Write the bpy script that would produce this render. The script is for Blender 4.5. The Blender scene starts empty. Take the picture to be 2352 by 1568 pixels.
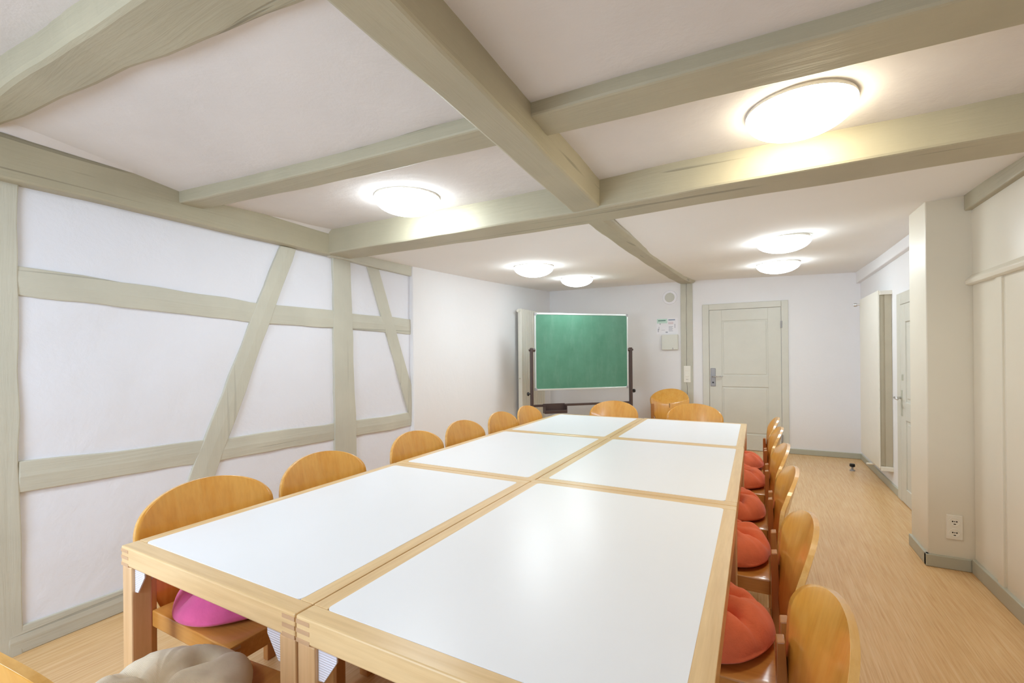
import bpy, bmesh, math, random
from mathutils import Vector, Matrix, noise
random.seed(7)
scene = bpy.context.scene
COL = scene.collection

# ------------------------------------------------------------------ helpers
def lin(r, g, b):
    f = lambda c: (c / 255 / 12.92) if c / 255 <= 0.04045 else ((c / 255 + 0.055) / 1.055) ** 2.4
    return (f(r), f(g), f(b), 1.0)

def link(o, parent=None):
    COL.objects.link(o)
    if parent is not None:
        o.parent = parent
    return o

def mesh_obj(name, bm, mat, parent=None, smooth=False, bevel=0.0, seg=2, autosm=False):
    bmesh.ops.recalc_face_normals(bm, faces=bm.faces[:])
    me = bpy.data.meshes.new(name)
    bm.to_mesh(me)
    bm.free()
    mats = mat if isinstance(mat, (list, tuple)) else [mat]
    for m in mats:
        me.materials.append(m)
    if smooth:
        for p in me.polygons:
            p.use_smooth = True
    o = bpy.data.objects.new(name, me)
    link(o, parent)
    if bevel > 0:
        md = o.modifiers.new('bevel', 'BEVEL')
        md.width = bevel
        md.segments = seg
        md.limit_method = 'ANGLE'
        md.angle_limit = math.radians(40)
    return o

def empty(name, loc, rotz=0.0):
    o = bpy.data.objects.new(name, None)
    o.location = loc
    o.rotation_euler = (0, 0, rotz)
    o.empty_display_size = 0.1
    return link(o)

def tag(o, label, cat, group=None):
    o['label'] = label
    o['category'] = cat
    if group:
        o['group'] = group
    return o

def struct(o, label=None):
    o['kind'] = 'structure'
    if label:
        o['label'] = label
    return o

def box(bm, x0, x1, y0, y1, z0, z1, mi=0):
    r = bmesh.ops.create_cube(bm, size=1.0)
    vs = r['verts']
    for v in vs:
        v.co = Vector((x0 + (v.co.x + .5) * (x1 - x0), y0 + (v.co.y + .5) * (y1 - y0), z0 + (v.co.z + .5) * (z1 - z0)))
    if mi:
        for f in {f for v in vs for f in v.link_faces}:
            f.material_index = mi
    return vs

def cyl(bm, p0, p1, r0, r1=None, n=16, mi=0):
    r1 = r0 if r1 is None else r1
    p0, p1 = Vector(p0), Vector(p1)
    d = p1 - p0
    M = Matrix.Translation((p0 + p1) / 2) @ d.to_track_quat('Z', 'Y').to_matrix().to_4x4()
    r = bmesh.ops.create_cone(bm, cap_ends=True, segments=n, radius1=r0, radius2=r1, depth=d.length, matrix=M)
    if mi:
        for f in {f for v in r['verts'] for f in v.link_faces}:
            f.material_index = mi
    return r['verts']

def lathe(bm, prof, n=48, center=(0, 0, 0)):
    rings = []
    for (r, z) in prof:
        if r < 1e-6:
            rings.append([bm.verts.new((center[0], center[1], center[2] + z))])
        else:
            rings.append([bm.verts.new((center[0] + r * math.cos(2 * math.pi * k / n), center[1] + r * math.sin(2 * math.pi * k / n), center[2] + z)) for k in range(n)])
    for a, b in zip(rings, rings[1:]):
        for k in range(n):
            k2 = (k + 1) % n
            if len(a) == 1 and len(b) == 1:
                continue
            if len(a) == 1:
                bm.faces.new((a[0], b[k], b[k2]))
            elif len(b) == 1:
                bm.faces.new((a[k], b[0], a[k2]))
            else:
                bm.faces.new((a[k], b[k], b[k2], a[k2]))

def prism(bm, pts, off):
    """closed polygon pts (3D) extruded by vector off"""
    off = Vector(off)
    a = [bm.verts.new(p) for p in pts]
    b = [bm.verts.new(Vector(p) + off) for p in pts]
    bm.faces.new(a)
    bm.faces.new(b[::-1])
    n = len(pts)
    for i in range(n):
        j = (i + 1) % n
        bm.faces.new((a[i], b[i], b[j], a[j]))

def wob(p, amp, freq=3.0, seed=0.0):
    return noise.noise(Vector(p) * freq + Vector((seed, seed * 1.7, -seed))) * amp

# ------------------------------------------------------------------ materials
class NT:
    def __init__(self, name):
        self.m = bpy.data.materials.new(name)
        self.m.use_nodes = True
        self.t = self.m.node_tree
        self.t.nodes.clear()
        self.out = self.t.nodes.new('ShaderNodeOutputMaterial')
        self.b = self.t.nodes.new('ShaderNodeBsdfPrincipled')
        self.t.links.new(self.b.outputs[0], self.out.inputs[0])
        self.tc = self.t.nodes.new('ShaderNodeTexCoord')
    def n(self, typ, **kw):
        nd = self.t.nodes.new(typ)
        for k, v in kw.items():
            setattr(nd, k, v)
        return nd
    def l(self, a, b):
        self.t.links.new(a, b)
    def noise(self, scale=(1, 1, 1), detail=4, rough=.55, sc=1.0, coord='Object', dist=0.0):
        mp = self.n('ShaderNodeMapping')
        mp.inputs['Scale'].default_value = scale
        self.l(self.tc.outputs[coord], mp.inputs[0])
        nz = self.n('ShaderNodeTexNoise')
        nz.inputs['Scale'].default_value = sc
        nz.inputs['Detail'].default_value = detail
        nz.inputs['Roughness'].default_value = rough
        nz.inputs['Distortion'].default_value = dist
        self.l(mp.outputs[0], nz.inputs['Vector'])
        return nz.outputs['Fac']
    def ramp(self, fac, stops):
        r = self.n('ShaderNodeValToRGB')
        els = r.color_ramp.elements
        while len(els) < len(stops):
            els.new(0.5)
        for e, (p, c) in zip(els, stops):
            e.position = p
            e.color = c
        self.l(fac, r.inputs[0])
        return r.outputs[0]
    def mix(self, fac, a, b, mode='MIX'):
        mx = self.n('ShaderNodeMix', data_type='RGBA', blend_type=mode)
        for sock, v in ((mx.inputs[0], fac), (mx.inputs[6], a), (mx.inputs[7], b)):
            if isinstance(v, (int, float)):
                sock.default_value = v
            elif isinstance(v, tuple):
                sock.default_value = v
            else:
                self.l(v, sock)
        return mx.outputs[2]
    def bump(self, h, strength=.3, dist=.01):
        bp = self.n('ShaderNodeBump')
        bp.inputs['Strength'].default_value = strength
        bp.inputs['Distance'].default_value = dist
        self.l(h, bp.inputs['Height'])
        self.l(bp.outputs[0], self.b.inputs['Normal'])
    def set(self, col=None, rough=.5, metal=0.0, spec=.5, coat=0.0, coatr=.1):
        i = self.b.inputs
        if col is not None:
            if isinstance(col, tuple):
                i['Base Color'].default_value = col
            else:
                self.l(col, i['Base Color'])
        i['Roughness'].default_value = rough
        i['Metallic'].default_value = metal
        i['Specular IOR Level'].default_value = spec
        i['Coat Weight'].default_value = coat
        i['Coat Roughness'].default_value = coatr
        return self.m

def scl(c, k):
    return (c[0] * k, c[1] * k, c[2] * k, 1.0)

def plain(name, c, rough=.5, metal=0., spec=.5, coat=0., var=.06, vs=6.0, bump=0.0):
    m = NT(name)
    f = m.noise(sc=vs)
    col = m.ramp(f, [(.3, scl(c, 1 - var)), (.7, scl(c, 1 + var * .5))])
    if bump:
        m.bump(m.noise(sc=60, detail=3), bump, .002)
    return m.set(col, rough, metal, spec, coat)

def plaster(name, c, coarse=.35, rough=.9, wear=0.05):
    m = NT(name)
    f = m.noise(sc=1.6, detail=5, rough=.6)
    col = m.ramp(f, [(.3, scl(c, 1 - wear)), (.65, c)])
    h1 = m.noise(sc=6, detail=6, rough=.6, dist=.2)
    m.bump(h1, coarse, .02)
    return m.set(col, rough, spec=.2)

def painted(name, c, axis, crack=.5, rough=.5):
    """painted old wood, grain along one axis, a few drying cracks"""
    m = NT(name)
    s = [16, 16, 16]
    s[axis] = 1.0
    g = m.noise(scale=tuple(s), detail=6, rough=.6, sc=1.6, dist=.4)
    f = m.noise(sc=2.3, detail=4)
    col = m.ramp(f, [(.3, scl(c, .90)), (.7, scl(c, 1.05))])
    s2 = [22, 22, 22]
    s2[axis] = .55
    ck = m.noise(scale=tuple(s2), detail=2, rough=.4, sc=1.0, dist=.5)
    mask = m.ramp(ck, [(.30, (1, 1, 1, 1)), (.325, (0, 0, 0, 1))])
    mul = m.n('ShaderNodeMath', operation='MULTIPLY')
    m.l(mask, mul.inputs[0])
    mul.inputs[1].default_value = crack
    col = m.mix(mul.outputs[0], col, scl(c, .35))
    sub = m.n('ShaderNodeMath', operation='SUBTRACT')
    m.l(g, sub.inputs[0])
    m.l(mul.outputs[0], sub.inputs[1])
    m.bump(sub.outputs[0], .42, .009)
    return m.set(col, rough, spec=.35)

def wood(name, c0, c1, axis, rough=.35, coat=0.0, sc=1.0, coatr=.12):
    m = NT(name)
    s = [14 * sc, 14 * sc, 14 * sc]
    s[axis] = .9 * sc
    g = m.noise(scale=tuple(s), detail=6, rough=.62, sc=1.7, dist=.5)
    s2 = [90 * sc, 90 * sc, 90 * sc]
    s2[axis] = 6 * sc
    g2 = m.noise(scale=tuple(s2), detail=2, sc=1.0)
    col = m.ramp(g, [(.3, c0), (.7, c1)])
    fl = m.ramp(g2, [(.35, (.9, .88, .86, 1)), (.6, (1, 1, 1, 1))])
    col = m.mix(.6, col, fl, 'MULTIPLY')
    m.bump(g, .05, .003)
    return m.set(col, rough, spec=.45, coat=coat, coatr=coatr)

def emissive(name, c, s):
    m = NT(name)
    m.set(c, .3)
    m.b.inputs['Emission Color'].default_value = c
    m.b.inputs['Emission Strength'].default_value = s
    return m.m

def fabric(name, c, rib=False):
    m = NT(name)
    f = m.noise(sc=9, detail=4)
    col = m.ramp(f, [(.3, scl(c, .86)), (.7, scl(c, 1.08))])
    if rib:
        w = m.n('ShaderNodeTexWave', wave_type='BANDS', bands_direction='X')
        w.inputs['Scale'].default_value = 150
        m.l(m.tc.outputs['Object'], w.inputs['Vector'])
        m.bump(w.outputs['Fac'], .3, .002)
    else:
        m.bump(m.noise(sc=30, detail=5, rough=.7, dist=.5), .35, .006)
    mm = m.set(col, .9, spec=.15)
    m.b.inputs['Sheen Weight'].default_value = .25
    return mm

BEAM = lin(179, 172, 149)
TIMB = lin(200, 198, 184)
M = {}
M['wall'] = plaster('white plaster', lin(238, 238, 241), .16, wear=.015)
M['wall_rough'] = plaster('rough lime plaster', lin(232, 234, 243), .42, wear=.03)
M['ceil'] = plaster('ceiling plaster', lin(224, 219, 217), .26, wear=.08)
M['ceil_far'] = plaster('smooth ceiling', lin(240, 239, 238), .06, wear=.02)
M['beam_x'] = painted('beam paint cross', BEAM, 0)
M['beam_y'] = painted('beam paint long', BEAM, 1)
M['timb_y'] = painted('timber paint rail', TIMB, 1, .4)
M['timb_z'] = painted('timber paint post', TIMB, 2, .2)
M['door'] = plain('grey green door paint', lin(214, 213, 203), .4, var=.03)
M['groove'] = plain('door groove shade', lin(176, 177, 164), .5, var=.03)
M['base'] = plain('baseboard paint', lin(184, 185, 170), .4, var=.04)
M['cream'] = plain('cream panel paint', lin(229, 223, 207), .38, var=.03, vs=2)
M['rad'] = plain('radiator enamel', lin(234, 231, 220), .3, var=.02)
M['radback'] = plain('radiator fins shaded', lin(190, 182, 160), .5, var=.05)  # darker than the enamel: shade behind the front panel put into the colour
M['lam'] = plain('white laminate', lin(236, 238, 243), .31, var=.006, spec=.32)
M['beech_x'] = wood('beech rail across', lin(214, 178, 126), lin(235, 205, 156), 0, .32, .25)
M['beech_y'] = wood('beech rail along', lin(214, 178, 126), lin(235, 205, 156), 1, .32, .25)
M['beech_z'] = wood('beech leg', lin(206, 165, 118), lin(226, 190, 146), 2, .35, .2)
M['joint'] = wood('end grain joint', lin(196, 158, 122), lin(206, 170, 134), 0, .45)
M['ply'] = wood('lacquered plywood', lin(222, 155, 58), lin(233, 176, 84), 2, .3, .75, sc=.8, coatr=.12)
M['plyedge'] = wood('plywood edge', lin(214, 160, 84), lin(232, 186, 116), 1, .25, .5)
M['chair_z'] = wood('chair leg beech', lin(168, 108, 54), lin(192, 134, 74), 2, .35, .3)
M['chair_x'] = wood('chair seat beech', lin(186, 124, 54), lin(206, 148, 76), 0, .3, .4)
M['red'] = fabric('coral red cotton', lin(242, 130, 92))
M['pink'] = fabric('pink cotton', lin(216, 96, 148))
M['creamfab'] = fabric('cream corduroy', lin(232, 220, 198), rib=True)
M['button'] = plain('cushion button', lin(150, 60, 50), .8)
M['green'] = NT('chalkboard green')
_m = M['green']
_f = _m.noise(sc=3.0, detail=6, rough=.65)
_c = _m.ramp(_f, [(.3, lin(74, 126, 102)), (.7, lin(90, 142, 118))])
_s = _m.noise(scale=(2.5, 2.5, .6), sc=4, detail=6, rough=.7)
_sm = _m.ramp(_s, [(.5, (0, 0, 0, 1)), (.85, (.25, .25, .25, 1))])
_c = _m.mix(_sm, _c, lin(150, 178, 162))
M['green'] = _m.set(_c, .38, spec=.45)
M['alu'] = plain('aluminium trim', lin(214, 220, 218), .3, metal=.5, var=.02)
M['brown'] = plain('dark brown steel', lin(76, 60, 56), .4, var=.05)
M['black'] = plain('black plastic', lin(26, 24, 26), .45, var=.05)
M['steel'] = plain('brushed steel', lin(164, 163, 166), .45, metal=.3, var=.03)
M['chrome'] = plain('bright metal', lin(205, 205, 205), .2, metal=.9, var=.02)
_m = NT('white ribbed bracket')
_w = _m.n('ShaderNodeTexWave', wave_type='BANDS', bands_direction='Z')
_w.inputs['Scale'].default_value = 55
_m.l(_m.tc.outputs['Object'], _w.inputs['Vector'])
_m.bump(_w.outputs['Fac'], .5, .002)
M['bracket'] = _m.set(lin(222, 222, 234), .4)
M['plastic'] = plain('white plastic', lin(238, 234, 222), .35, var=.015)
M['hole'] = plain('socket hole', lin(48, 40, 32), .8, spec=.1)
M['boxgrey'] = plain('pale box enamel', lin(222, 223, 214), .4, var=.02)
M['paper'] = plain('paper', lin(242, 242, 248), .7, var=.015)
M['teal'] = plain('teal print', lin(96, 140, 128), .7)
M['mint'] = plain('mint print', lin(206, 232, 222), .7)
M['bluep'] = plain('blue print', lin(140, 158, 184), .7)
M['redp'] = plain('red print', lin(214, 184, 192), .7)
M['greyp'] = plain('grey print', lin(176, 176, 188), .7)
M['vent'] = plain('vent grille', lin(206, 207, 198), .6, var=.03)
M['ring'] = plain('lamp ring enamel', lin(226, 222, 212), .4)
M['lamp_w'] = emissive('opal glass cool', (.86, .955, 1.0, 1), 18.0)
M['lamp_y'] = emissive('opal glass warm', (1.0, .90, .68, 1), 16.0)
M['glass'] = NT('window glass')
_g = M['glass']
_g.set((1, 1, 1, 1), 0.0)
_g.b.inputs['Transmission Weight'].default_value = 1.0
_g.b.inputs['IOR'].default_value = 1.05
M['glass'] = _g.m
# floor: streaky wood-look sheet flooring, streaks along the room
_m = NT('streaked wood floor')
_a = _m.noise(scale=(105, 3.0, 1), detail=5, rough=.65, sc=1.0, dist=.3)
_b = _m.noise(scale=(260, 6, 1), detail=3, rough=.6, sc=1.0)
_d = _m.noise(scale=(3, 1.2, 1), detail=3, sc=1.0)
_c = _m.ramp(_a, [(.32, lin(214, 170, 116)), (.5, lin(224, 184, 132)), (.68, lin(232, 198, 150))])
_k = _m.ramp(_b, [(.30, (.84, .80, .74, 1)), (.5, (1, 1, 1, 1))])
_c = _m.mix(.75, _c, _k, 'MULTIPLY')
_v = _m.ramp(_d, [(.3, (.94, .94, .94, 1)), (.7, (1, 1, 1, 1))])
_c = _m.mix(1.0, _c, _v, 'MULTIPLY')
M['floor'] = _m.set(_c, .27, spec=.45)

# ------------------------------------------------------------------ camera
cam = bpy.data.cameras.new('camera')
cam.sensor_fit = 'HORIZONTAL'
cam.sensor_width = 36
cam.lens = 1045 / 2352 * 36
cam.shift_y = 33 / 2352
cam.clip_start = .02
co = bpy.data.objects.new('camera', cam)
link(co)
yaw, th = math.radians(28.2), math.radians(.53)
Fv = Vector((-math.sin(yaw), math.cos(yaw), 0))
Rv = Vector((math.cos(yaw), math.sin(yaw), 0))
Zv = Vector((0, 0, 1))
cx = Rv * math.cos(th) - Zv * math.sin(th)
cy = Rv * math.sin(th) + Zv * math.cos(th)
cz = -Fv
co.matrix_world = Matrix(((cx.x, cy.x, cz.x, 0), (cx.y, cy.y, cz.y, 0), (cx.z, cy.z, cz.z, 1.335), (0, 0, 0, 1)))
scene.camera = co

# ------------------------------------------------------------------ room shell
YB = -1.35      # back wall (behind the camera)
YF = 7.09       # far wall
XL = -2.975     # timber-framed left wall
XR = 1.155      # right panelling
def lerp(a, b, t):
    return a + (b - a) * t

def ceil_far(x, y):
    ys = [2.4, 3.45, 3.9, 5.0, 5.95, 6.6, 7.2]
    tab = {-3.2: [2.19, 2.215, 2.235, 2.29, 2.345, 2.385, 2.425], -.8: [2.18, 2.187, 2.19, 2.245, 2.30, 2.36, 2.415], 1.3: [2.22, 2.285, 2.295, 2.31, 2.315, 2.33, 2.34]}
    def col(c):
        t = tab[c]
        if y <= ys[0]:
            return t[0]
        for i in range(len(ys) - 1):
            if y <= ys[i + 1]:
                return lerp(t[i], t[i + 1], (y - ys[i]) / (ys[i + 1] - ys[i]))
        return t[-1]
    if x < -.8:
        return lerp(col(-3.2), col(-.8), (x + 3.2) / 2.4)
    return lerp(col(-.8), col(1.3), (x + .8) / 2.1)

def grid(bm, xs, ys, zf, mi=0):
    V = [[bm.verts.new((x, y, zf(x, y))) for x in xs] for y in ys]
    for j in range(len(ys) - 1):
        for i in range(len(xs) - 1):
            f = bm.faces.new((V[j][i], V[j][i + 1], V[j + 1][i + 1], V[j + 1][i]))
            f.material_index = mi
            f.smooth = True
def rng(a, b, n):
    return [lerp(a, b, i / n) for i in range(n + 1)]

bm = bmesh.new()
box(bm, -3.3, 1.4, YB - .1, YF + .15, -.12, 0)
struct(mesh_obj('floor', bm, M['floor']))

# ceiling: low smooth part beyond the main beam, plastered bays between the beams
bm = bmesh.new()
grid(bm, rng(-3.2, 1.35, 36), rng(2.55, YF + .1, 36), ceil_far, 1)
def bay_near(x, y):
    return 2.43 + wob((x, y, 0), .012, 2)
def bay_one(x, y):
    t = max(0, min(1, (y - .75) / .7))
    k = max(0, min(1, (-.9 - x) / 2.0))
    return lerp(2.375, 2.283, t) + wob((x, y, 1), .006, 2)
def bay_two(x, y):
    k = max(0, min(1, (x + 2.95) / 4.1))
    t = max(0, min(1, (y - 1.6) / .85))
    return lerp(2.285, lerp(2.325, 2.268, k), t) + wob((x, y, 2), .008, 2.4)
grid(bm, rng(-3.0, 1.3, 36), rng(YB - .05, .70, 18), bay_near)
grid(bm, rng(-3.0, -.80, 30), rng(.70, 1.50, 12), bay_one)
grid(bm, rng(-.80, 1.3, 20), rng(-1.3, 1.62, 24), lambda x, y: 2.277 + wob((x, y, 3), .006, 2))
grid(bm, rng(-3.0, -.80, 30), rng(1.50, 2.56, 14), bay_two)
grid(bm, rng(-.80, 1.3, 26), rng(1.60, 2.56, 14), bay_two)
cove = [YB + .0, .0, .5, .72, 1.2, 1.7, 2.1, 2.5]
cz = [2.345, 2.34, 2.338, 2.332, 2.32, 2.308, 2.296, 2.286]
A = [bm.verts.new((-2.93, y, z - .03)) for y, z in zip(cove, cz)]
B_ = [bm.verts.new((-2.91, y, z)) for y, z in zip(cove, cz)]
C_ = [bm.verts.new((-2.86, y, (2.43 if y < .6 else bay_one(-2.86, y) if y < 1.5 else bay_two(-2.86, y)) + .004)) for y in cove]
for P_, Q_ in ((A, B_), (B_, C_)):
    for i in range(len(cove) - 1):
        bm.faces.new((P_[i], P_[i + 1], Q_[i + 1], Q_[i])).smooth = True
struct(mesh_obj('ceiling', bm, [M['ceil'], M['ceil_far']]))

# left wall: timber-framed part then smooth part standing a little proud
bm = bmesh.new()
ys, zs = rng(YB, 3.47, 70), rng(0, 2.5, 40)
V = [[bm.verts.new((XL + wob((0, y, z), .010, 1.7) + wob((0, y, z), .004, 6), y, z)) for y in ys] for z in zs]
for j in range(len(zs) - 1):
    for i in range(len(ys) - 1):
        bm.faces.new((V[j][i], V[j][i + 1], V[j + 1][i + 1], V[j + 1][i])).smooth = True
struct(mesh_obj('wall_left', bm, M['wall_rough']))
bm = bmesh.new()
prism(bm, [(-2.93, 3.44, 0), (-3.07, YF + .02, 0), (-3.25, YF + .02, 0), (-3.25, 3.44, 0)], (0, 0, 2.5))
struct(mesh_obj('wall_left_smooth', bm, M['wall'], bevel=.012))
# far wall
bm = bmesh.new()
box(bm, -3.3, 1.35, YF, YF + .12, 0, 2.6)
struct(mesh_obj('wall_far', bm, M['wall']))
# right wall beyond the pier, with its boxed-in top edge
bm = bmesh.new()
box(bm, 1.16, 1.32, 3.95, YF + .1, 0, 2.6)
box(bm, 1.115, 1.25, 4.0, YF + .05, 2.205, 2.5)
struct(mesh_obj('wall_right', bm, M['wall'], bevel=.006))
# pier
bm = bmesh.new()
box(bm, .941, 1.3, 3.74, 4.085, 0, 2.6)
struct(mesh_obj('wall_right_pier', bm, M['cream'], bevel=.006))
# panelled wall on the near right
pw = empty('wall_right_panelling', (XR, 1.2, 0))
struct(pw)
def padd(name, fn, mat, parent, loc=None, **kw):
    b = bmesh.new()
    fn(b)
    o = mesh_obj(name, b, mat, parent, **kw)
    if parent is not None:
        o.matrix_parent_inverse = Matrix.Translation(-Vector(parent.location)) if parent.rotation_euler.z == 0 else parent.matrix_basis.inverted()
    return o
padd('upper_panel', lambda b: box(b, XR, XR + .15, YB, 3.76, 1.76, 2.5), M['cream'], pw)
jy = [YB, -.6, .35, 1.35, 2.36, 3.335, 3.733]
for a, c in zip(jy, jy[1:]):
    padd('lower_panel', lambda b, a=a, c=c: box(b, XR, XR + .12, a + .003, c - .003, .05, 1.76), M['cream'], pw, bevel=.003)
padd('backing_board', lambda b: box(b, XR + .006, XR + .14, YB, 3.75, 0, 1.77), M['cream'], pw)
for y in (.36, 1.36, 2.37, 3.345):
    padd('batten', lambda b, y=y: box(b, XR - .010, XR + .05, y, y + .068, .07, 1.745), M['cream'], pw, bevel=.003)
def corn(b):
    prism(b, [(XR - .03, YB, 1.742), (XR - .034, YB, 1.762), (XR - .028, YB, 1.772), (XR, YB, 1.80), (XR + .05, YB, 1.80), (XR + .05, YB, 1.735), (XR - .018, YB, 1.735)], (0, 3.745 - YB, 0))
padd('ledge', corn, M['cream'], pw, bevel=.002)
bm = bmesh.new()
prism(bm, [(XR - .035, YB, 2.182), (XR - .035, YB, 2.32), (XR + .1, YB, 2.32), (XR + .1, YB, 2.182)], (0, 3.74 - YB, 0.006))
for v in bm.verts:
    v.co.z += wob(v.co, .006, 2)
struct(mesh_obj('trim_1', bm, M['beam_y'], bevel=.008))

# back wall behind the viewer with two windows
bm = bmesh.new()
WX = [(-2.45, -1.15), (-.55, .75)]
Z0, Z1 = .85, 2.05
cuts = [-3.3] + [c for w in WX for c in w] + [1.4]
box(bm, -3.3, 1.4, YB - .15, YB, 0, Z0)
box(bm, -3.3, 1.4, YB - .15, YB, Z1, 2.6)
box(bm, -3.3, WX[0][0], YB - .15, YB, Z0, Z1)
box(bm, WX[0][1], WX[1][0], YB - .15, YB, Z0, Z1)
box(bm, WX[1][1], 1.4, YB - .15, YB, Z0, Z1)
struct(mesh_obj('wall_back', bm, M['wall']))
for k, (a, c) in enumerate(WX):
    w = empty('window_%d' % (k + 1), ((a + c) / 2, YB, Z0))
    struct(w)
    def fr(b, a=a, c=c):
        y0, y1 = YB - .11, YB - .05
        box(b, a, c, y0, y1, Z0, Z0 + .06); box(b, a, c, y0, y1, Z1 - .06, Z1)
        for x in (a, (a + c) / 2 - .03, c - .06):
            box(b, x, x + .06, y0, y1, Z0, Z1)
    padd('window_frame', fr, M['plastic'], w)
    padd('pane', lambda b, a=a, c=c: box(b, a, c, YB - .083, YB - .078, Z0, Z1), M['glass'], w)

# ------------------------------------------------------------------ beams and wall timbers
def loft(name, stations, mat, n=10, jit=.004, bevel=.010, label=None, seed=0.0):
    """stations: list of 4-corner sections (lists of xyz) along the beam"""
    secs = []
    for a, b in zip(stations, stations[1:]):
        for i in range(n):
            secs.append([Vector(p).lerp(Vector(q), i / n) for p, q in zip(a, b)])
    secs.append([Vector(p) for p in stations[-1]])
    bm = bmesh.new()
    R = []
    for s in secs:
        R.append([bm.verts.new(p + Vector((wob(p, jit, 4, seed + 1), wob(p, jit, 4, seed + 5), wob(p, jit, 4, seed + 9)))) for p in s])
    m = len(R[0])
    for a, b in zip(R, R[1:]):
        for i in range(m):
            j = (i + 1) % m
            bm.faces.new((a[i], a[j], b[j], b[i]))
    bm.faces.new(R[0]); bm.faces.new(R[-1][::-1])
    return struct(mesh_obj(name, bm, mat, bevel=bevel), label)

def sec_y(yn, yf, x, zb, zt):      # section of a cross beam at x
    return [(x, yn, zb), (x, yf, zb), (x, yf, zt), (x, yn, zt)]
def sec_x(xl, xr, y, zb, zt):
    return [(xl, y, zb), (xr, y, zb), (xr, y, zt), (xl, y, zt)]

# B thick warped beam overhead at the upper left
loft('trim_2', [sec_y(.565, .680, -3.0, 2.335, 2.56), sec_y(.585, .735, -2.3, 2.33, 2.56), sec_y(.620, .835, -1.3, 2.33, 2.56), sec_y(.645, .875, -.80, 2.33, 2.56)], M['beam_x'], jit=.012, bevel=.02, label='thick warped ceiling beam at the upper left', seed=3)
# C and D thin cross beam either side of the long beam
loft('trim_3', [sec_y(1.395, 1.53, -2.93, 2.225, 2.45), sec_y(1.42, 1.557, -2.6, 2.225, 2.45), sec_y(1.487, 1.635, -1.7, 2.225, 2.45), sec_y(1.52, 1.685, -.80, 2.225, 2.45)], M['beam_x'], jit=.004, label='slim cross beam left of the long ceiling beam', seed=11)
loft('trim_4', [sec_y(1.530, 1.70, -.82, 2.225, 2.45), sec_y(1.535, 1.735, -.1, 2.225, 2.45), sec_y(1.56, 1.765, .65, 2.225, 2.45), sec_y(1.58, 1.79, 1.2, 2.22, 2.45)], M['beam_x'], jit=.004, label='slim cross beam right of the long ceiling beam', seed=17)
# E main cross beam
loft('trim_5', [sec_y(2.432, 2.665, -2.93, 2.138, 2.45), sec_y(2.437, 2.685, -1.6, 2.137, 2.45), sec_y(2.425, 2.68, -.85, 2.135, 2.45), sec_y(2.376, 2.633, -.25, 2.135, 2.45), sec_y(2.338, 2.59, 1.2, 2.133, 2.45)], M['beam_x'], jit=.004, bevel=.012, label='main cross beam of the ceiling', seed=23)
# L long beam
loft('trim_6', [sec_x(-.80, -.685, YB, 2.143, 2.45), sec_x(-.853, -.712, .7, 2.143, 2.45), sec_x(-.872, -.728, 1.3, 2.143, 2.45), sec_x(-.912, -.746, 2.45, 2.143, 2.45)], M['beam_y'], jit=.004, bevel=.012, label='long ceiling beam running away from the viewer', seed=29)
# L2 sagging continuation beyond the main beam
st = []
for (y, z, xl) in [(2.62, 2.134, -.90), (3.2, 2.152, -.908), (3.75, 2.172, -.915), (4.6, 2.21, -.93), (5.7, 2.262, -.938), (6.5, 2.312, -.945), (YF + .02, 2.372, -.972)]:
    st.append([(xl, y, z), (-.800, y, z), (-.772, y, z + .022), (-.772, y, 2.5), (xl, y, 2.5)])
loft('trim_7', st, M['beam_y'], n=5, jit=.006, bevel=.008, label='sagging far length of the long ceiling beam', seed=31)
# wall plate along the left wall
loft('trim_8', [sec_x(-3.02, -2.90, YB, 2.137, 2.36), sec_x(-3.02, -2.90, .72, 2.137, 2.338), sec_x(-3.02, -2.90, 1.7, 2.133, 2.315), sec_x(-3.02, -2.90, 2.47, 2.130, 2.294)], M['beam_y'], jit=.005, bevel=.012, label='wall plate beam above the timber wall', seed=37)
loft('trim_9', [sec_x(-3.02, -2.925, 2.47, 2.126, 2.40), sec_x(-3.02, -2.94, 3.44, 2.116, 2.40)], M['timb_y'], jit=.004, bevel=.008, label='short wall plate beyond the main beam', seed=41)

def timber(name, pts, mat, proud=.014, n=16, label=None, seed=0.0, jit=.010):
    """pts: 4 (y,z) corners a,b (one long edge) c,d (other long edge, same direction)"""
    a, b, c, d = [Vector((0, p[0], p[1])) for p in pts]
    bm = bmesh.new()
    L = []
    for i in range(n + 1):
        t = i / n
        row = []
        for p, q in ((a, b), (c, d)):
            e = p.lerp(q, t)
            e += Vector((0, wob(e, jit, 5, seed), wob(e, jit, 5, seed + 4)))
            row.append(e)
        mid = row[0].lerp(row[1], .5)
        L.append([bm.verts.new(r + Vector((XL + proud + (.004 if k == 1 else 0) + wob(r, .003, 3, seed), 0, 0))) for k, r in enumerate((row[0], mid, row[1]))])
        L[-1] += [bm.verts.new(row[1] + Vector((XL - .05, 0, 0))), bm.verts.new(row[0] + Vector((XL - .05, 0, 0)))]
    for p, q in zip(L, L[1:]):
        for i in range(5):
            j = (i + 1) % 5
            bm.faces.new((p[i], p[j], q[j], q[i]))
    bm.faces.new(L[0]); bm.faces.new(L[-1][::-1])
    return struct(mesh_obj(name, bm, mat, bevel=.005), label)

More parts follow.
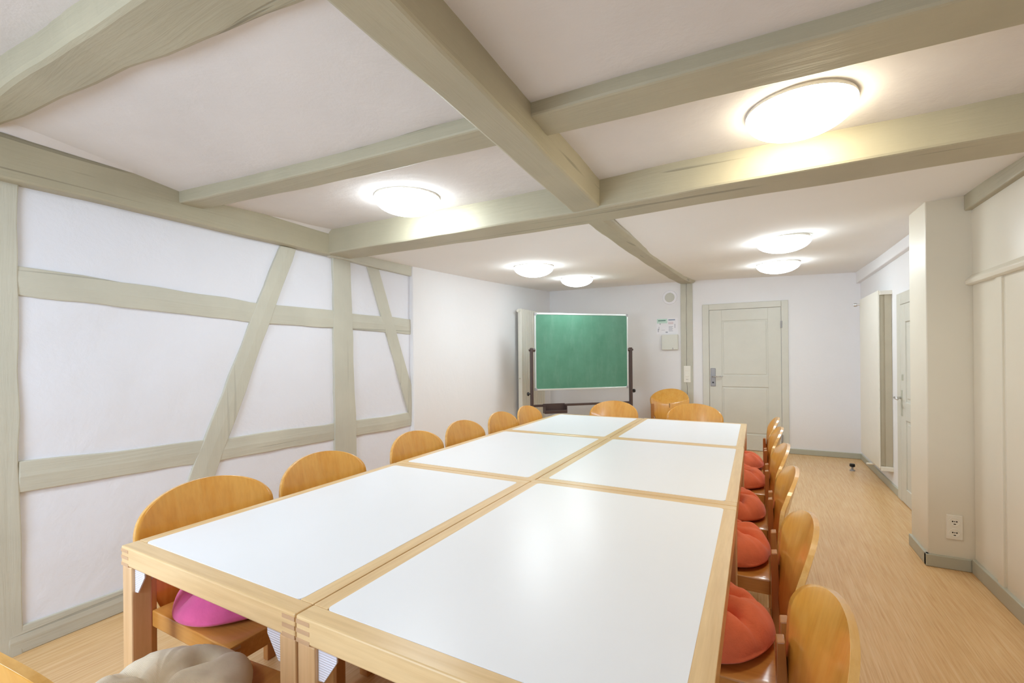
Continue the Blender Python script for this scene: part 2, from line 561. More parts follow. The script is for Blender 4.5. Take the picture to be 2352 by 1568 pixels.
timber('trim_10', [(.30, 0), (.30, 2.15), (.768, 0), (.765, 2.15)], M['timb_z'], .018, 20, 'broad timber post at the left edge', 1)
timber('trim_11', [(.76, 1.766), (2.0, 1.706), (.76, 1.632), (2.0, 1.568)], M['timb_y'], .012, 16, 'upper timber rail', 2)
timber('trim_12', [(1.95, 1.712), (3.47, 1.700), (1.95, 1.573), (3.47, 1.556)], M['timb_y'], .012, 16, 'upper timber rail beyond the brace', 2.5)
timber('trim_13', [(.76, .872), (1.62, .838), (.76, .730), (1.62, .700)], M['timb_y'], .012, 14, 'lower timber rail', 3)
timber('trim_14', [(1.60, .832), (3.47, .790), (1.60, .696), (3.47, .662)], M['timb_y'], .012, 18, 'lower timber rail beyond the brace', 3.5)
timber('trim_15', [(1.265, .12), (2.063, 2.13), (1.43, .12), (2.192, 2.13)], M['timb_z'], .016, 20, 'slanted timber brace', 4)
timber('trim_16', [(2.524, 0), (2.519, 2.13), (2.765, 0), (2.695, 2.13)], M['timb_z'], .020, 20, 'upright timber post in the left wall', 5)
# right brace, cut by the smooth wall
timber('trim_17', [(2.885, 2.12), (3.47, .62), (3.022, 2.12), (3.485, .95)], M['timb_z'], .016, 18, 'thin slanted brace beside the smooth wall', 6, jit=.003)
timber('trim_18', [(.72, .122), (3.47, .085), (.72, 0), (3.47, 0)], M['timb_y'], .016, 20, 'timber sill along the floor', 7)
# post on the far wall
bm = bmesh.new()
box(bm, -.972, -.808, YF - .018, YF + .05, 0, 2.39)
struct(mesh_obj('trim_19', bm, M['timb_z'], bevel=.006), 'upright post on the far wall')
bm = bmesh.new()
zz = 0.0
px = -.895
while zz < 2.36:
    nx = -.892 + wob((0, 0, zz), .012, 6)
    prism(bm, [(px - .0018, YF - .0186, zz), (px + .0018, YF - .0186, zz), (nx + .0018, YF - .0186, zz + .06), (nx - .0018, YF - .0186, zz + .06)], (0, .004, 0))
    px = nx
    zz += .06
struct(mesh_obj('trim_20', bm, M['hole']), 'drying crack in the far post')

# baseboards
def bb(name, x0, x1, y0, y1, h):
    b = bmesh.new()
    box(b, x0, x1, y0, y1, 0, h)
    return struct(mesh_obj(name, b, M['base'], bevel=.005))
bb('baseboard_far', .384, 1.16, YF - .016, YF + .02, .070)
bb('baseboard_right', 1.144, 1.18, 5.36, YF, .070)
bb('baseboard_pier_front', .926, 1.14, 3.724, 3.76, .076)
bb('baseboard_pier_side', .926, .95, 3.7242, 4.09, .076)
bb('baseboard_panelling', 1.137, 1.18, YB, 3.724, .086)

# ------------------------------------------------------------------ doors
d1 = empty('door_1', (-.15, YF, 0))
struct(d1, 'grey green panelled door in the far wall')
def f1(b):
    y0, y1 = YF - .022, YF + .03
    box(b, -.677, -.590, y0, y1, 0, 2.045)
    box(b, .302, .383, y0, y1, 0, 2.045)
    box(b, -.590, .302, y0, y1, 1.960, 2.045)
padd('door_frame', f1, M['door'], d1, bevel=.006)
def l1(b):
    box(b, -.586, .298, YF - .006, YF + .03, .006, 1.956)
    # stiles and rails around two sunken panels
    y0, y1 = YF - .016, YF
    box(b, -.586, -.425, y0, y1, .006, 1.956); box(b, .145, .298, y0, y1, .006, 1.956)
    box(b, -.425, .145, y0, y1, 1.80, 1.956); box(b, -.425, .145, y0, y1, .875, 1.03); box(b, -.425, .145, y0, y1, .006, .22)
padd('door_leaf', l1, M['door'], d1, bevel=.003)
for za, zb_ in ((1.05, 1.782), (.24, .855)):
    padd('door_panel', lambda b: box(b, -.405, .125, YF - .012, YF, za, zb_), M['door'], d1, bevel=.005)
def hp(b):
    box(b, -.575, -.507, YF - .028, YF - .012, .874, 1.134)
h1 = padd('handle_plate', hp, M['steel'], d1, bevel=.012)
def hl(b):
    cyl(b, (-.545, YF - .028, 1.015), (-.545, YF - .075, 1.015), .010)
    cyl(b, (-.548, YF - .072, 1.015), (-.43, YF - .072, 1.018), .009, .008)
    cyl(b, (-.43, YF - .072, 1.018), (-.42, YF - .05, 1.018), .008)
o = padd('lever', hl, M['chrome'], d1, smooth=True)
padd('keyhole', lambda b: cyl(b, (-.541, YF - .031, .93), (-.541, YF - .02, .93), .012), M['black'], d1)
for z in (1.723, .20):
    padd('hinge', lambda b, z=z: (cyl(b, (.302, YF - .030, z - .045), (.302, YF - .030, z + .045), .010)), M['steel'], d1)

d2 = empty('door_2', (1.16, 4.8, 0))
struct(d2, 'pale panelled door in the right wall')
def f2(b):
    x0, x1 = 1.140, 1.2
    box(b, x0, x1, 5.245, 5.355, 0, 1.865)
    box(b, x0, x1, 4.12, 4.22, 0, 1.865)
    box(b, x0, x1, 4.22, 5.245, 1.76, 1.865)
padd('door_frame', f2, M['door'], d2, bevel=.005)
def l2(b):
    box(b, 1.152, 1.2, 4.222, 5.243, .006, 1.758)
    x0, x1 = 1.142, 1.16
    box(b, x0, x1, 5.10, 5.243, .006, 1.758); box(b, x0, x1, 4.222, 4.36, .006, 1.758)
    box(b, x0, x1, 4.36, 5.10, 1.60, 1.758); box(b, x0, x1, 4.36, 5.10, .74, .90); box(b, x0, x1, 4.36, 5.10, .006, .14)
padd('door_leaf', l2, M['door'], d2, bevel=.004)
for za, zb_ in ((.93, 1.57), (.17, .71)):
    padd('door_panel', lambda b: box(b, 1.147, 1.16, 4.40, 5.06, za, zb_), M['door'], d2, bevel=.006)
def lv2(b):
    cyl(b, (1.142, 5.205, .93), (1.085, 5.205, .93), .010)
    cyl(b, (1.09, 5.205, .93), (1.085, 5.09, .925), .010, .008)
padd('lever', lv2, M['chrome'], d2, smooth=True)
def es2(b):
    box(b, 1.136, 1.15, 5.187, 5.223, .77, 1.0)
padd('handle_plate', es2, M['base'], d2, bevel=.004)
padd('lock', lambda b: box(b, 1.136, 1.15, 5.16, 5.195, 1.085, 1.14), M['base'], d2, bevel=.004)

# ------------------------------------------------------------------ tables
def make_table(x0, x1, y0, y1, H, label):
    cxm, cym = (x0 + x1) / 2, (y0 + y1) / 2
    t = tag(empty('dining_table', (cxm, cym, 0)), label, 'table', 'tables pushed together in two rows')
    hx, hy = (x1 - x0) / 2, (y1 - y0) / 2
    bx, by, A = .046, .050, .060
    r = .016
    # laminate panel with rounded corners, flush in the frame
    b = bmesh.new()
    px_, py_ = hx - bx + .002, hy - by + .002
    pts = []
    for (sx, sy, a0) in ((1, 1, 0), (-1, 1, 90), (-1, -1, 180), (1, -1, 270)):
        for k in range(6):
            a = math.radians(a0 + 90 * k / 5)
            pts.append((sx * (px_ - r) + r * math.cos(a), sy * (py_ - r) + r * math.sin(a), H - .022))
    prism(b, pts, (0, 0, .0226))
    mesh_obj('tabletop_panel', b, M['lam'], t)
    # rails with darker finger joints, legs with corner brackets
    lw, ld = .058, .056
    z = H - A - .001
    for sy in (-1, 1):
        b = bmesh.new()
        ya, yb = sorted((sy * hy, sy * (hy - by)))
        box(b, -hx, hx, ya, yb, H - A, H)
        rail = mesh_obj('rail', b, M['beech_x'], t, bevel=.004)
        for sx in (-1, 1):
            for zj in (H - .013, H - .034, H - .056):
                b = bmesh.new()
                xa, xb = sorted((sx * (hx - .001), sx * (hx - .046)))
                ya, yb = sorted((sy * (hy + .0006), sy * (hy - .01)))
                box(b, xa, xb, ya, yb, zj - .005, zj + .005)
                mesh_obj('finger_joint', b, M['joint'], rail)
    for sx in (-1, 1):
        b = bmesh.new()
        xa, xb = sorted((sx * hx, sx * (hx - bx)))
        box(b, xa, xb, -hy + by, hy - by, H - A, H)
        mesh_obj('rail', b, M['beech_y'], t, bevel=.0015)
    for sx in (-1, 1):
        for sy in (-1, 1):
            b = bmesh.new()
            xa, xb = sorted((sx * (hx - .002), sx * (hx - .002 - lw)))
            ya, yb = sorted((sy * (hy - .002), sy * (hy - .002 - ld)))
            box(b, xa, xb, ya, yb, 0.0, H - A - .002)
            leg = mesh_obj('leg', b, M['beech_z'], t, bevel=.004)
            xi, yo = sx * (hx - .002 - lw - .0005), sy * (hy - .012)
            b = bmesh.new()
            prism(b, [(xi, yo, z), (xi - sx * .060, yo, z), (xi - sx * .060, yo, z - .022), (xi - sx * .018, yo, z - .078), (xi, yo, z - .080)], (0, -sy * .004, 0))
            mesh_obj('corner_bracket', b, M['bracket'], leg)
            yi, xo = sy * (hy - .002 - ld - .0005), sx * (hx - .012)
            b = bmesh.new()
            prism(b, [(xo, yi, z), (xo, yi - sy * .060, z), (xo, yi - sy * .060, z - .022), (xo, yi - sy * .018, z - .078), (xo, yi, z - .080)], (-sx * .004, 0, 0))
            mesh_obj('corner_bracket', b, M['bracket'], leg)
    return t
TH = .74
make_table(-1.797, -.949, .69, 1.945, TH, 'white-topped beech table nearest the camera, on the timber-wall side')
make_table(-1.797, -.942, 1.949, 3.185, TH, 'middle white-topped beech table of the row on the timber-wall side')
make_table(-1.790, -.935, 3.189, 4.330, TH, 'farthest white-topped beech table on the timber-wall side, before the chalkboard')
make_table(-.945, -.070, .69, 1.975, TH, 'large foreground white-topped beech table beside the coral cushions')
make_table(-.938, -.070, 1.979, 3.215, TH, 'middle white-topped beech table of the row on the aisle side')
make_table(-.931, -.073, 3.219, 4.350, TH, 'farthest white-topped beech table on the aisle side, before the far door')

# ------------------------------------------------------------------ chairs
def shell_pt(s, z, zb=.40, zt=.844, fold=.14):
    """half width and depth of the plywood back at height z; s in -1..1"""
    if z > .69:
        hw = .262 * math.sqrt(max(0, 1 - ((z - .69) / (zt - .69)) ** 2.3))
    else:
        hw = .262 - .085 * ((.69 - z) / (.69 - zb)) ** 1.5
    y = s * hw
    d = .275 + max(0, z - .50) * .10
    crease = .655 + 1.1 * y * y
    if z > crease:
        d += (z - crease) * fold
    d -= .42 * y * y
    return Vector((-d, y, z))

def make_chair():
    c = empty('dining_chair', (0, 0, 0))
    # seat: slightly scooped slab
    b = bmesh.new()
    nx, ny = 12, 12
    top = [[None] * (ny + 1) for _ in range(nx + 1)]
    bot = [[None] * (ny + 1) for _ in range(nx + 1)]
    for i in range(nx + 1):
        for j in range(ny + 1):
            u, v = -1 + 2 * i / nx, -1 + 2 * j / ny
            x, y = u * .235, v * .225
            z = .44 - .008 * (1 - u * u) * (1 - v * v)
            top[i][j] = b.verts.new((x, y, z))
            bot[i][j] = b.verts.new((x, y, .382))
    for i in range(nx):
        for j in range(ny):
            b.faces.new((top[i][j], top[i + 1][j], top[i + 1][j + 1], top[i][j + 1])).smooth = True
            b.faces.new((bot[i][j], bot[i][j + 1], bot[i + 1][j + 1], bot[i + 1][j]))
    for i in range(nx):
        b.faces.new((top[i][0], bot[i][0], bot[i + 1][0], top[i + 1][0]))
        b.faces.new((top[i][ny], top[i + 1][ny], bot[i + 1][ny], bot[i][ny]))
    for j in range(ny):
        b.faces.new((top[0][j], top[0][j + 1], bot[0][j + 1], bot[0][j]))
        b.faces.new((top[nx][j], bot[nx][j], bot[nx][j + 1], top[nx][j + 1]))
    seat = mesh_obj('seat', b, M['chair_x'], c, bevel=.004)
    for sy in (-1, 1):
        for z in (.392, .411, .430):
            b = bmesh.new()
            ya, yb = sorted((sy * .2256, sy * .19))
            box(b, .19, .2356, ya, yb, z - .005, z + .004)
            mesh_obj('finger_joint', b, M['joint'], seat)
    for sy in (-1, 1):
        b = bmesh.new()
        ya, yb = sorted((sy * .224, sy * .180))
        box(b, .188, .233, ya, yb, 0, .384)
        mesh_obj('leg', b, M['chair_z'], c, bevel=.003)
        b = bmesh.new()
        ya, yb = sorted((sy * .248, sy * .208))
        prism(b, [(-.237, ya, 0), (-.237, ya, .638), (-.256, ya, .642), (-.268, ya, .40), (-.268, ya, 0)], (0, yb - ya, 0))
        mesh_obj('leg', b, M['chair_z'], c, bevel=.003)
    make_back(c, .14)
    return c

def make_back(c, fold):
    """plywood back shell with real thickness"""
    b = bmesh.new()
    T = .014
    NS, NZ = 28, 30
    zb, zt = .40, .844
    fr, bk = [], []
    for k in range(NZ + 1):
        t = k / NZ
        z = zb + (zt - zb) * (1 - (1 - t) ** 1.8) * .9999
        fr.append([]); bk.append([])
        for i in range(NS + 1):
            s = -1 + 2 * i / NS
            p = shell_pt(s, z, fold=fold)
            q = p + Vector((-T, 0, -.001))
            fr[-1].append(b.verts.new(p)); bk[-1].append(b.verts.new(q))
    edge = []
    for k in range(NZ):
        for i in range(NS):
            b.faces.new((fr[k][i], fr[k][i + 1], fr[k + 1][i + 1], fr[k + 1][i])).smooth = True
            b.faces.new((bk[k][i], bk[k + 1][i], bk[k + 1][i + 1], bk[k][i + 1])).smooth = True
        for i in (0, NS):
            f = b.faces.new((fr[k][i], fr[k + 1][i], bk[k + 1][i], bk[k][i])); f.material_index = 1
    for i in range(NS):
        f = b.faces.new((fr[0][i], bk[0][i], bk[0][i + 1], fr[0][i + 1])); f.material_index = 1
        f = b.faces.new((fr[NZ][i], fr[NZ][i + 1], bk[NZ][i + 1], bk[NZ][i])); f.material_index = 1
    return mesh_obj('backrest', b, [M['ply'], M['plyedge']], c)

def copy_tree(o, parent=None):
    c = o.copy()
    COL.objects.link(c)
    c.parent = parent
    for ch in o.children:
        copy_tree(ch, c)
    return c

CH = make_chair()
first = True
def chair(x, y, rot, label, group, name=None):
    global first
    if first:
        o = CH
        first = False
    else:
        o = copy_tree(CH)
    o.location = (x, y, 0)
    o.rotation_euler = (0, 0, math.radians(rot))
    return tag(o, label, 'chair', group)

YL = [1.045, 1.605, 2.33, 2.885, 3.475, 4.005]
GL = 'chairs along the timber-framed wall side'
LL = ['plywood-backed chair with the pink cushion, nearest the camera by the timber wall',
      'second plywood-backed chair from the camera along the timber wall',
      'third plywood-backed chair from the camera on the timber-wall side, by the upright post',
      'fourth plywood-backed chair from the camera on the timber-wall side, at the smooth wall',
      'fifth plywood-backed chair from the camera on the timber-wall side',
      'farthest plywood-backed chair on the timber-wall side, before the chalkboard tray']
for y, l in zip(YL, LL):
    chair(-1.672, y, 0, l, GL)
YR = [1.05, 1.61, 2.28, 2.86, 3.512, 4.045]
GR = 'chairs along the aisle side'
LR = ['chair at the lower right with the largest visible backrest, nearest the camera on the aisle',
      'second plywood chair from the camera on the aisle, holding the largest coral cushion',
      'third plywood chair from the camera on the aisle side',
      'fourth plywood chair from the camera on the aisle side',
      'fifth plywood chair from the camera on the aisle side, second from the far end',
      'farthest plywood chair on the aisle side, in front of the far door']
RR = [182, 181, 180, 181, 180, 180]
for y, l, r in zip(YR, LR, RR):
    chair(-.192, y, r, l, GR)
chair(-1.345, 4.495, -91, 'chair at the far head of the tables, below the chalkboard', 'chairs at the far end of the tables')
chair(-.535, 4.515, -89, 'chair at the far head of the tables, in front of the grey door', 'chairs at the far end of the tables')
nc = chair(-1.295, .588, 95, 'chair at the bottom left, cut off by the frame, holding the cream cushion', None)
cc = chair(-1.07, 6.36, -90, 'chair standing apart against the far wall by the timber post', None)
b = bmesh.new()
old = [ch for ch in cc.children if ch.name.startswith('backrest')][0]
bpy.data.objects.remove(old)
make_back(cc, .95)
box(b, -.2905, -.284, -.0025, .0025, .43, .650)
mesh_obj('back_seam', b, M['hole'], cc)

# ------------------------------------------------------------------ cushions
def cushion_bm(R, Hc, seed, pits, sq=2.6):
    b = bmesh.new()
    NA, NR = 72, 26
    def hgt(x, y):
        a = math.atan2(y, x)
        r = math.hypot(x, y)
        Rm = R * (1 + .03 * math.cos(4 * a + .8))
        u = min(1, r / Rm)
        base = Hc * (1 - u ** sq) ** .52
        k = 1.0
        for (px, py) in pits:
            d = math.hypot(x - px, y - py)
            k -= .62 * math.exp(-(d / .026) ** 1.4)
            pr = math.hypot(px, py)
            if pr > .02:
                # seams pulled from each tuft to the rim and to the middle
                pa = math.atan2(py, px)
                da = (a - pa + math.pi) % (2 * math.pi) - math.pi
                if abs(da) < 1.3:
                    off = abs(math.sin(da)) * r
                    k -= (.34 if r > pr else .20) * math.exp(-(off / .016) ** 1.5)
        n_ = noise.noise(Vector((x * 9, y * 9, seed))) * .12 + noise.noise(Vector((x * 26, y * 26, seed + 3))) * .06
        n_ += noise.noise(Vector((math.cos(a) * 6, math.sin(a) * 6, seed + 9 + r * 4))) * .13 * min(1, r / .1)
        return base * max(.2, k + n_)
    rings = []
    for side in (1, -1):
        rr = []
        for j in range(NR + 1):
            u = math.sin(j / NR * math.pi / 2)
            ring = []
            for i in range(NA):
                a = 2 * math.pi * i / NA
                Ra = R * (1 + .03 * math.cos(4 * a + .8) + .012 * noise.noise(Vector((math.cos(a) * 3, math.sin(a) * 3, seed))))
                x, y = u * Ra * math.cos(a), u * Ra * math.sin(a)
                if side > 0:
                    z = hgt(x, y) + .030
                else:
                    z = .030 - .030 * (1 - u ** 4) ** .5
                ring.append((x, y, z))
            rr.append(ring)
        rings.append(rr)
    def build(rr, flip, outer=None):
        V = []
        c0 = b.verts.new((0, 0, rr[0][0][2]))
        for j in range(1, NR + 1):
            if j == NR and outer is not None:
                V.append(outer)
            else:
                V.append([b.verts.new(p) for p in rr[j]])
        for i in range(NA):
            k = (i + 1) % NA
            b.faces.new((c0, V[0][i], V[0][k]))
        for p, q in zip(V, V[1:]):
            for i in range(NA):
                k = (i + 1) % NA
                b.faces.new((p[i], q[i], q[k], p[k]))
        return V[-1]
    out = build(rings[0], False)
    build(rings[1], True, out)
    return b

def cushion(x, y, z, R, Hc, seed, mat, label, group=None, rot=0, pits=None):
    pits = pits or [(.105 * math.cos(q * math.pi / 3), .105 * math.sin(q * math.pi / 3)) for q in range(6)] + [(0, 0)]
    o = mesh_obj('seat_cushion', cushion_bm(R, Hc, seed, pits), mat, None, smooth=True)
    o.location = (x, y, z)
    o.rotation_euler = (0, 0, rot)
    return tag(o, label, 'cushion', group)
CZ = .4345
GC = 'coral cushions on the aisle chairs'
LC = ['coral red tufted cushion nearest the camera, largest in view, beside the white table edge',
      'second coral red tufted cushion from the camera on the aisle chairs',
      'third coral red tufted cushion from the camera on the aisle chairs',
      'fourth coral red tufted cushion from the camera on the aisle chairs',
      'farthest coral red tufted cushion, on the last aisle chair']
for k, l in enumerate(LC):
    cushion(-.168 + .012 * (k % 2), YR[k + 1] + .005, CZ, .212, .112, 3.1 * k + 1, M['red'], l, GC, rot=.5 + .37 * k)
cushion(-1.705, YL[0] - .02, CZ, .218, .105, 21, M['pink'], 'pink tufted cushion on the chair nearest the timber wall post', rot=.4)
cushion(-1.325, .575, CZ, .21, .084, 33, M['creamfab'], 'cream corduroy cushion on the near head chair at the bottom left', rot=1.57, pits=[(0, 0), (.11, .0), (-.11, .0), (0, .11), (0, -.11)])

# ------------------------------------------------------------------ chalkboard
cb = tag(empty('chalkboard', (-2.02, 5.74, 0)), 'green chalkboard pivoting on a dark brown steel stand at the far left corner', 'chalkboard')
pL, pR = Vector((-2.504, 5.284, 0)), Vector((-1.535, 6.19, 0))
ax = (pR - pL).normalized()
cb.rotation_euler = (0, 0, math.atan2(ax.y, ax.x))
ctr = (pL + pR) / 2
cb.location = ctr
W2 = (pR - pL).length / 2
Zb, Zt = .885, 1.885
b = bmesh.new(); box(b, -W2 + .015, W2 - .015, -.009, .009, Zb + .015, Zt - .015)
brd = mesh_obj('writing_surface', b, M['green'], cb)
b = bmesh.new()
for (x0, x1, z0, z1) in ((-W2, W2, Zt - .022, Zt), (-W2, W2, Zb, Zb + .022), (-W2, -W2 + .018, Zb, Zt), (W2 - .018, W2, Zb, Zt)):
    box(b, x0, x1, -.013, .013, z0, z1)
bfr = mesh_obj('board_frame', b, M['alu'], cb, bevel=.003)
for sx in (-1, 1):
    for z in (Zb, Zt - .035):
        b = bmesh.new()
        xa, xb = sorted((sx * (W2 + .002), sx * (W2 - .03)))
        box(b, xa, xb, -.015, .015, z - .002 if z == Zb else z, z + .035 if z == Zb else z + .037)
        mesh_obj('corner_cap', b, M['steel'], bfr, bevel=.004)
for sx in (-1, 1):
    xp = sx * (W2 + .042)
    b = bmesh.new()
    box(b, xp - .019, xp + .019, -.024, .024, .05, 1.435)
    post = mesh_obj('post', b, M['brown'], cb, bevel=.010)
    b = bmesh.new()
    xa, xb = sorted((xp - sx * .012, sx * (W2 - .004)))
    cyl(b, (xa, 0, 1.405), (xb, 0, 1.405), .022)
    cyl(b, (xp + sx * .018, 0, 1.405), (xp + sx * .034, 0, 1.405), .014)
    mesh_obj('pivot', b, M['brown'], post)
    b = bmesh.new()
    cyl(b, (xp + sx * .018, 0, .845), (xp + sx * .045, 0, .845), .008)
    cyl(b, (xp + sx * .040, 0, .845), (xp + sx * .060, 0, .845), .026, .022)
    mesh_obj('knob', b, M['black'], post)
    b = bmesh.new()
    box(b, xp - .02, xp + .02, -.30, .30, .012, .05)
    for s in (-1, 1):
        cyl(b, (xp, s * .27, 0), (xp, s * .27, .014), .022)
    mesh_obj('foot', b, M['brown'], post, bevel=.006)
b = bmesh.new()
box(b, -W2 - .03, W2 + .03, -.012, .012, .675, .705)
xbar = mesh_obj('crossbar', b, M['brown'], cb, bevel=.004)
b = bmesh.new()
tx0, tx1 = -W2 + .10, -W2 + .40
box(b, tx0, tx1, -.11, -.10, .60, .635); box(b, tx0, tx1, -.022, -.012, .60, .715)
box(b, tx0, tx1, -.11, -.012, .595, .605); box(b, tx0, tx0 + .008, -.11, -.012, .60, .70); box(b, tx1 - .008, tx1, -.11, -.012, .60, .70)
mesh_obj('chalk_tray', b, M['brown'], xbar, bevel=.003)

# ------------------------------------------------------------------ radiators
r1 = tag(empty('radiator', (1.10, 6.03, .2)), 'tall cream panel radiator on the right wall beyond the pale door', 'radiator', 'tall radiators')
padd('front_panel', lambda b: box(b, 1.050, 1.064, 5.60, 6.47, .205, 1.940), M['rad'], r1, bevel=.004)
def fins(b):
    for k in range(22):
        y = 5.62 + k * .0385
        box(b, 1.064, 1.104, y, y + .003, .23, 1.92)
    box(b, 1.104, 1.1585, 5.606, 6.46, .225, 1.92)
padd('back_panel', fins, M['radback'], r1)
for yk in (5.585, 6.44):
    for zk in (1.895, .185):
        padd('bracket', lambda b: box(b, 1.064, 1.162, yk, yk + .03, zk, zk + .04), M['rad'], r1, bevel=.003)
def vlv(b):
    cyl(b, (1.07, 6.48, 1.885), (1.02, 6.50, 1.885), .010)
    cyl(b, (1.03, 6.50, 1.885), (1.005, 6.51, 1.885), .020)
padd('vent_valve', vlv, M['chrome'], r1)
def pip(b):
    cyl(b, (1.085, 5.95, .21), (1.085, 5.95, .17), .012)
    cyl(b, (1.085, 5.95, .175), (1.01, 5.95, .175), .010)
    cyl(b, (1.085, 5.95, .175), (1.155, 5.95, .175), .010)
padd('pipe', pip, M['plastic'], r1)

r2 = tag(empty('radiator', (-2.93, 6.08, .2)), 'tall ribbed cream radiator in the far left corner behind the chalkboard', 'radiator', 'tall radiators')
for kk in range(11):
    yk = 5.70 + kk * .072
    padd('column', lambda b: box(b, -2.962, -2.90, yk + .003, yk + .069, .20, 2.0), M['rad'], r2, bevel=.008)
padd('core_plate', lambda b: box(b, -2.944, -2.918, 5.70, 6.49, .23, 1.97), M['rad'], r2)
def v2(b):
    cyl(b, (-2.93, 5.70, 1.965), (-2.93, 5.66, 1.965), .010); cyl(b, (-2.93, 5.668, 1.965), (-2.93, 5.648, 1.965), .02)
padd('vent_valve', v2, M['plastic'], r2)
padd('plug', lambda b: cyl(b, (-2.93, 5.70, 1.02), (-2.93, 5.665, 1.02), .008), M['plastic'], r2)
for yk in (5.9, 6.3):
    for zk in (1.82, .32):
        padd('bracket', lambda b: box(b, -3.04, -2.95, yk, yk + .03, zk, zk + .03), M['plastic'], r2)
# floor door stopper
ds = tag(empty('door_stopper', (.95, 6.35, 0)), 'small black-topped steel door stopper on the floor before the radiator', 'door stopper')
b = bmesh.new(); cyl(b, (0, 0, 0), (0, 0, .012), .026, .024); cyl(b, (0, 0, .010), (0, 0, .055), .010)
mesh_obj('base', b, M['steel'], ds)
b = bmesh.new(); cyl(b, (0, 0, .045), (0, 0, .050), .020, .026); cyl(b, (0, 0, .050), (0, 0, .080), .027, .025)
mesh_obj('rubber_cap', b, M['black'], ds, bevel=.003)

# ------------------------------------------------------------------ ceiling lamps
GLM = 'round opal ceiling lamps'
def lamp(x, y, zc, R, D, mat, label):
    t = tag(empty('ceiling_lamp', (x, y, zc)), label, 'ceiling lamp', GLM)
    b = bmesh.new()
    prof = [(R * math.sin(a), -.016 - D * math.cos(a) if False else -.014 - D * math.cos(a)) for a in [math.pi / 2 * k / 14 for k in range(15)]]
    lathe(b, prof, 56)
    mesh_obj('glass_shade', b, mat, t, smooth=True)
    b = bmesh.new()
    lathe(b, [(R * .96, 0.006), (R * .985, 0.0), (R * 1.0, -.008), (R * 1.0, -.015), (R * .97, -.018), (R * .9, 0.006)], 56)
    mesh_obj('base_ring', b, M['ring'], t, smooth=True)
LD = [(.155, 2.075, .185, .088, 'lamp_y', 'largest-looking round ceiling lamp, warm lit, between beams at the upper right'),
      (-1.85, 2.13, .195, .090, 'lamp_w', 'round ceiling lamp between the beams on the left, before the main cross beam'),
      (-1.93, 4.07, .195, .090, 'lamp_w', 'round ceiling lamp beyond the main beam, above the left table row'),
      (-1.93, 5.30, .195, .090, 'lamp_w', 'round ceiling lamp over the chalkboard corner'),
      (.200, 4.25, .195, .090, 'lamp_w', 'nearer of the two round ceiling lamps before the grey door'),
      (.215, 5.62, .205, .092, 'lamp_w', 'farther of the two round ceiling lamps before the grey door')]
LD.append((-1.75, -.45, .195, .090, 'lamp_w', 'added unseen round ceiling lamp behind the viewer, lighting the window end'))  # unseen lamp, added to light the thick beam's near face and left wall
for (x, y, R, D, m, l) in LD:
    z = bay_near(x, y) if y < 0 else bay_two(x, y) if y < 2.5 else ceil_far(x, y)
    lamp(x, y, z - .002, R, D, M[m], l)

# ------------------------------------------------------------------ wall fittings
v = tag(empty('air_vent', (-1.125, YF, 2.182)), 'round pale air vent high on the far wall left of the post', 'vent')
b = bmesh.new()
def ringy(b, r0, r1, y0, y1, n=40):
    cyl(b, (0, y0, 0), (0, y1, 0), r0, r1, n)
ringy(b, .108, .100, 0.002, -.014); mesh_obj('rim', b, M['paper'], v, bevel=.003)
b = bmesh.new(); ringy(b, .070, .066, -.012, -.022); mesh_obj('disc', b, M['vent'], v, bevel=.003)

p = tag(empty('notice', (-1.158, YF, 1.757)), 'printed notice sheet with teal heading on the far wall above the box', 'notice')
b = bmesh.new(); box(b, -.160, .145, -.003, .001, -.115, .118); mesh_obj('sheet', b, M['paper'], p)
b = bmesh.new(); box(b, -.155, -.005, -.0036, -.002, .045, .112); mesh_obj('heading_band', b, M['mint'], p)
b = bmesh.new(); box(b, -.138, -.028, -.0042, -.003, .078, .092); mesh_obj('heading', b, M['teal'], p)
b = bmesh.new(); box(b, .010, .105, -.0036, -.002, .083, .100); mesh_obj('heading', b, M['bluep'], p)
b = bmesh.new()
for k in range(3):
    for i in range(4):
        box(b, .010 + i * .018, .024 + i * .018, -.0036, -.002, .030 + k * .012, .037 + k * .012)
mesh_obj('red_print', b, M['redp'], p)
b = bmesh.new()
for k in range(5):
    box(b, .014, .076 - .01 * (k % 2), -.0036, -.002, -.075 + k * .016, -.069 + k * .016)
for (x, z, w, h) in ((-.115, .025, .012, .022), (-.142, -.085, .012, .05), (-.128, -.055, .006, .05), (-.03, -.10, .03, .018), (-.09, -.06, .05, .004), (.10, -.03, .008, .06)):
    box(b, x, x + w, -.0036, -.002, z, z + h)
mesh_obj('grey_print', b, M['greyp'], p)

k = tag(empty('wall_box', (-1.122, YF, 1.515)), 'flat pale grey box with a small latch below the notice', 'box')
b = bmesh.new(); box(b, -.118, .112, -.045, .001, -.113, .113); mesh_obj('case', b, M['boxgrey'], k, bevel=.008)
b = bmesh.new(); box(b, .036, .046, -.050, -.042, -.108, -.082); mesh_obj('latch', b, M['steel'], k)

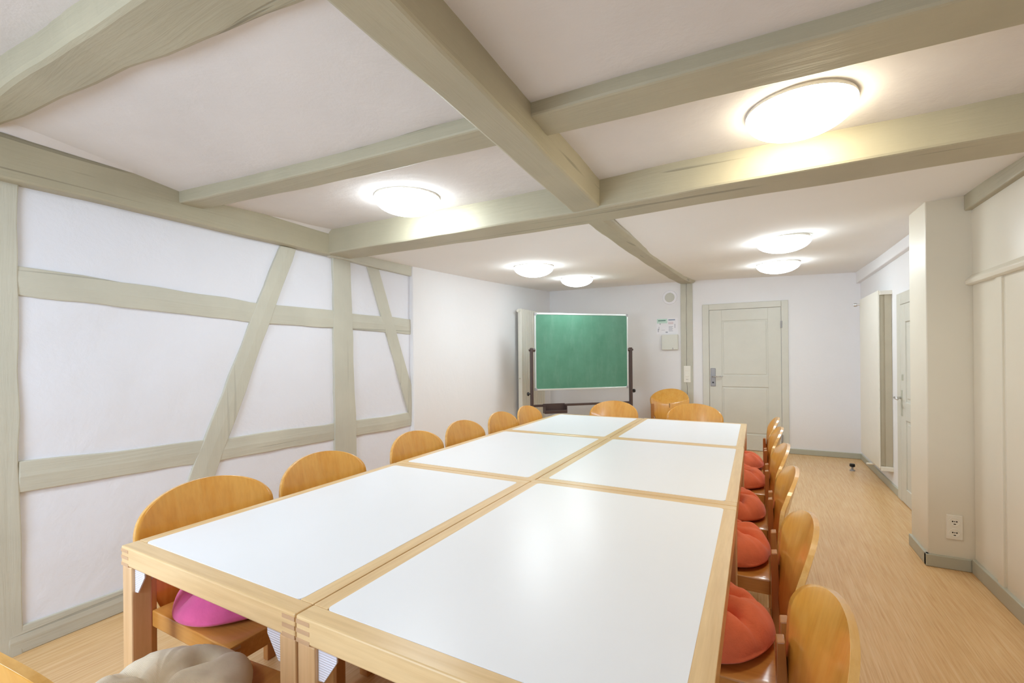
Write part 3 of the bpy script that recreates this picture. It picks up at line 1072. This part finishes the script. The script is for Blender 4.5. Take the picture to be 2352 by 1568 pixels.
def sock(b, z, r, y):
    cyl(b, (0, y, z), (0, y - .003, z), r, r, 32)
sw = tag(empty('switch_plate', (-.887, YF - .018, 1.044)), 'tall white plate with two switches and a socket on the far post', 'switch')
b = bmesh.new(); box(b, -.047, .047, -.010, .001, -.121, .121); mesh_obj('plate', b, M['plastic'], sw, bevel=.003)
for z in (.078, 0):
    b = bmesh.new(); box(b, -.032, .032, -.015, -.009, z - .032, z + .032); mesh_obj('rocker', b, M['plastic'], sw, bevel=.003)
b = bmesh.new(); lathe(b, [(.030, -.0), (.030, .003), (.024, .003), (.022, -.004), (0, -.004)], 28)
for v_ in b.verts:
    v_.co = Vector((v_.co.x, -.0105 - v_.co.z, -.078 + v_.co.y))
mesh_obj('socket', b, M['plastic'], sw)
b = bmesh.new()
for x in (-.008, .008):
    cyl(b, (x, -.009, -.078), (x, -.0125, -.078), .0035, .0035, 10)
mesh_obj('pin_hole', b, M['hole'], sw)

so = tag(empty('power_socket', (1.0635, 3.74, .26)), 'white double power socket low on the pier', 'socket')
b = bmesh.new(); box(b, -.038, .038, -.010, .001, -.074, .074); mesh_obj('plate', b, M['plastic'], so, bevel=.003)
for z in (.034, -.034):
    b = bmesh.new()
    lathe(b, [(.027, -.001), (.027, .003), (.021, .003), (.0195, .0002), (0, .0002)], 32)
    for v_ in b.verts:
        v_.co = Vector((v_.co.x, -.0105 - v_.co.z, z + v_.co.y))
    s_ = mesh_obj('socket', b, M['plastic'], so)
    b = bmesh.new()
    for x in (-.0095, .0095):
        cyl(b, (x, -.010, z + .002), (x, -.0116, z + .002), .0040, .0040, 10)
    cyl(b, (0, -.010, z + .002), (0, -.0116, z + .002), .0030, .0030, 10)
    box(b, -.005, .005, -.0116, -.010, z - .0165, z - .0115)
    mesh_obj('pin_hole', b, M['hole'], s_)

# ------------------------------------------------------------------ light
def area(name, loc, sx, sy, energy, col, rot):
    L = bpy.data.lights.new(name, 'AREA')
    L.shape = 'RECTANGLE'
    L.size, L.size_y = sx, sy
    L.energy = energy
    L.color = col
    L.spread = math.radians(140)
    o = bpy.data.objects.new(name, L)
    o.location = loc
    o.rotation_euler = rot
    return link(o)
for k, (a, c) in enumerate(WX):
    area('daylight_%d' % (k + 1), ((a + c) / 2, YB + .14, (Z0 + Z1) / 2), c - a - .1, Z1 - Z0 - .2, (25, 3)[k], (.66, .82, 1.0), (math.radians(74), 0, 0))
w = bpy.data.worlds.new('world')
scene.world = w
w.use_nodes = True
nt = w.node_tree
bg = nt.nodes.get('Background')
sky = nt.nodes.new('ShaderNodeTexSky')
sky.sky_type = 'HOSEK_WILKIE'
sky.sun_direction = (.2, .6, .5)
nt.links.new(sky.outputs[0], bg.inputs[0])
bg.inputs[1].default_value = .6
scene.view_settings.view_transform = 'Standard'
scene.view_settings.look = 'None'
scene.view_settings.gamma = 1.0
scene.view_settings.exposure = 0.54
scene.view_settings.use_curve_mapping = False
scene.cycles.use_denoising = True
scene.cycles.max_bounces = 14
scene.cycles.diffuse_bounces = 8
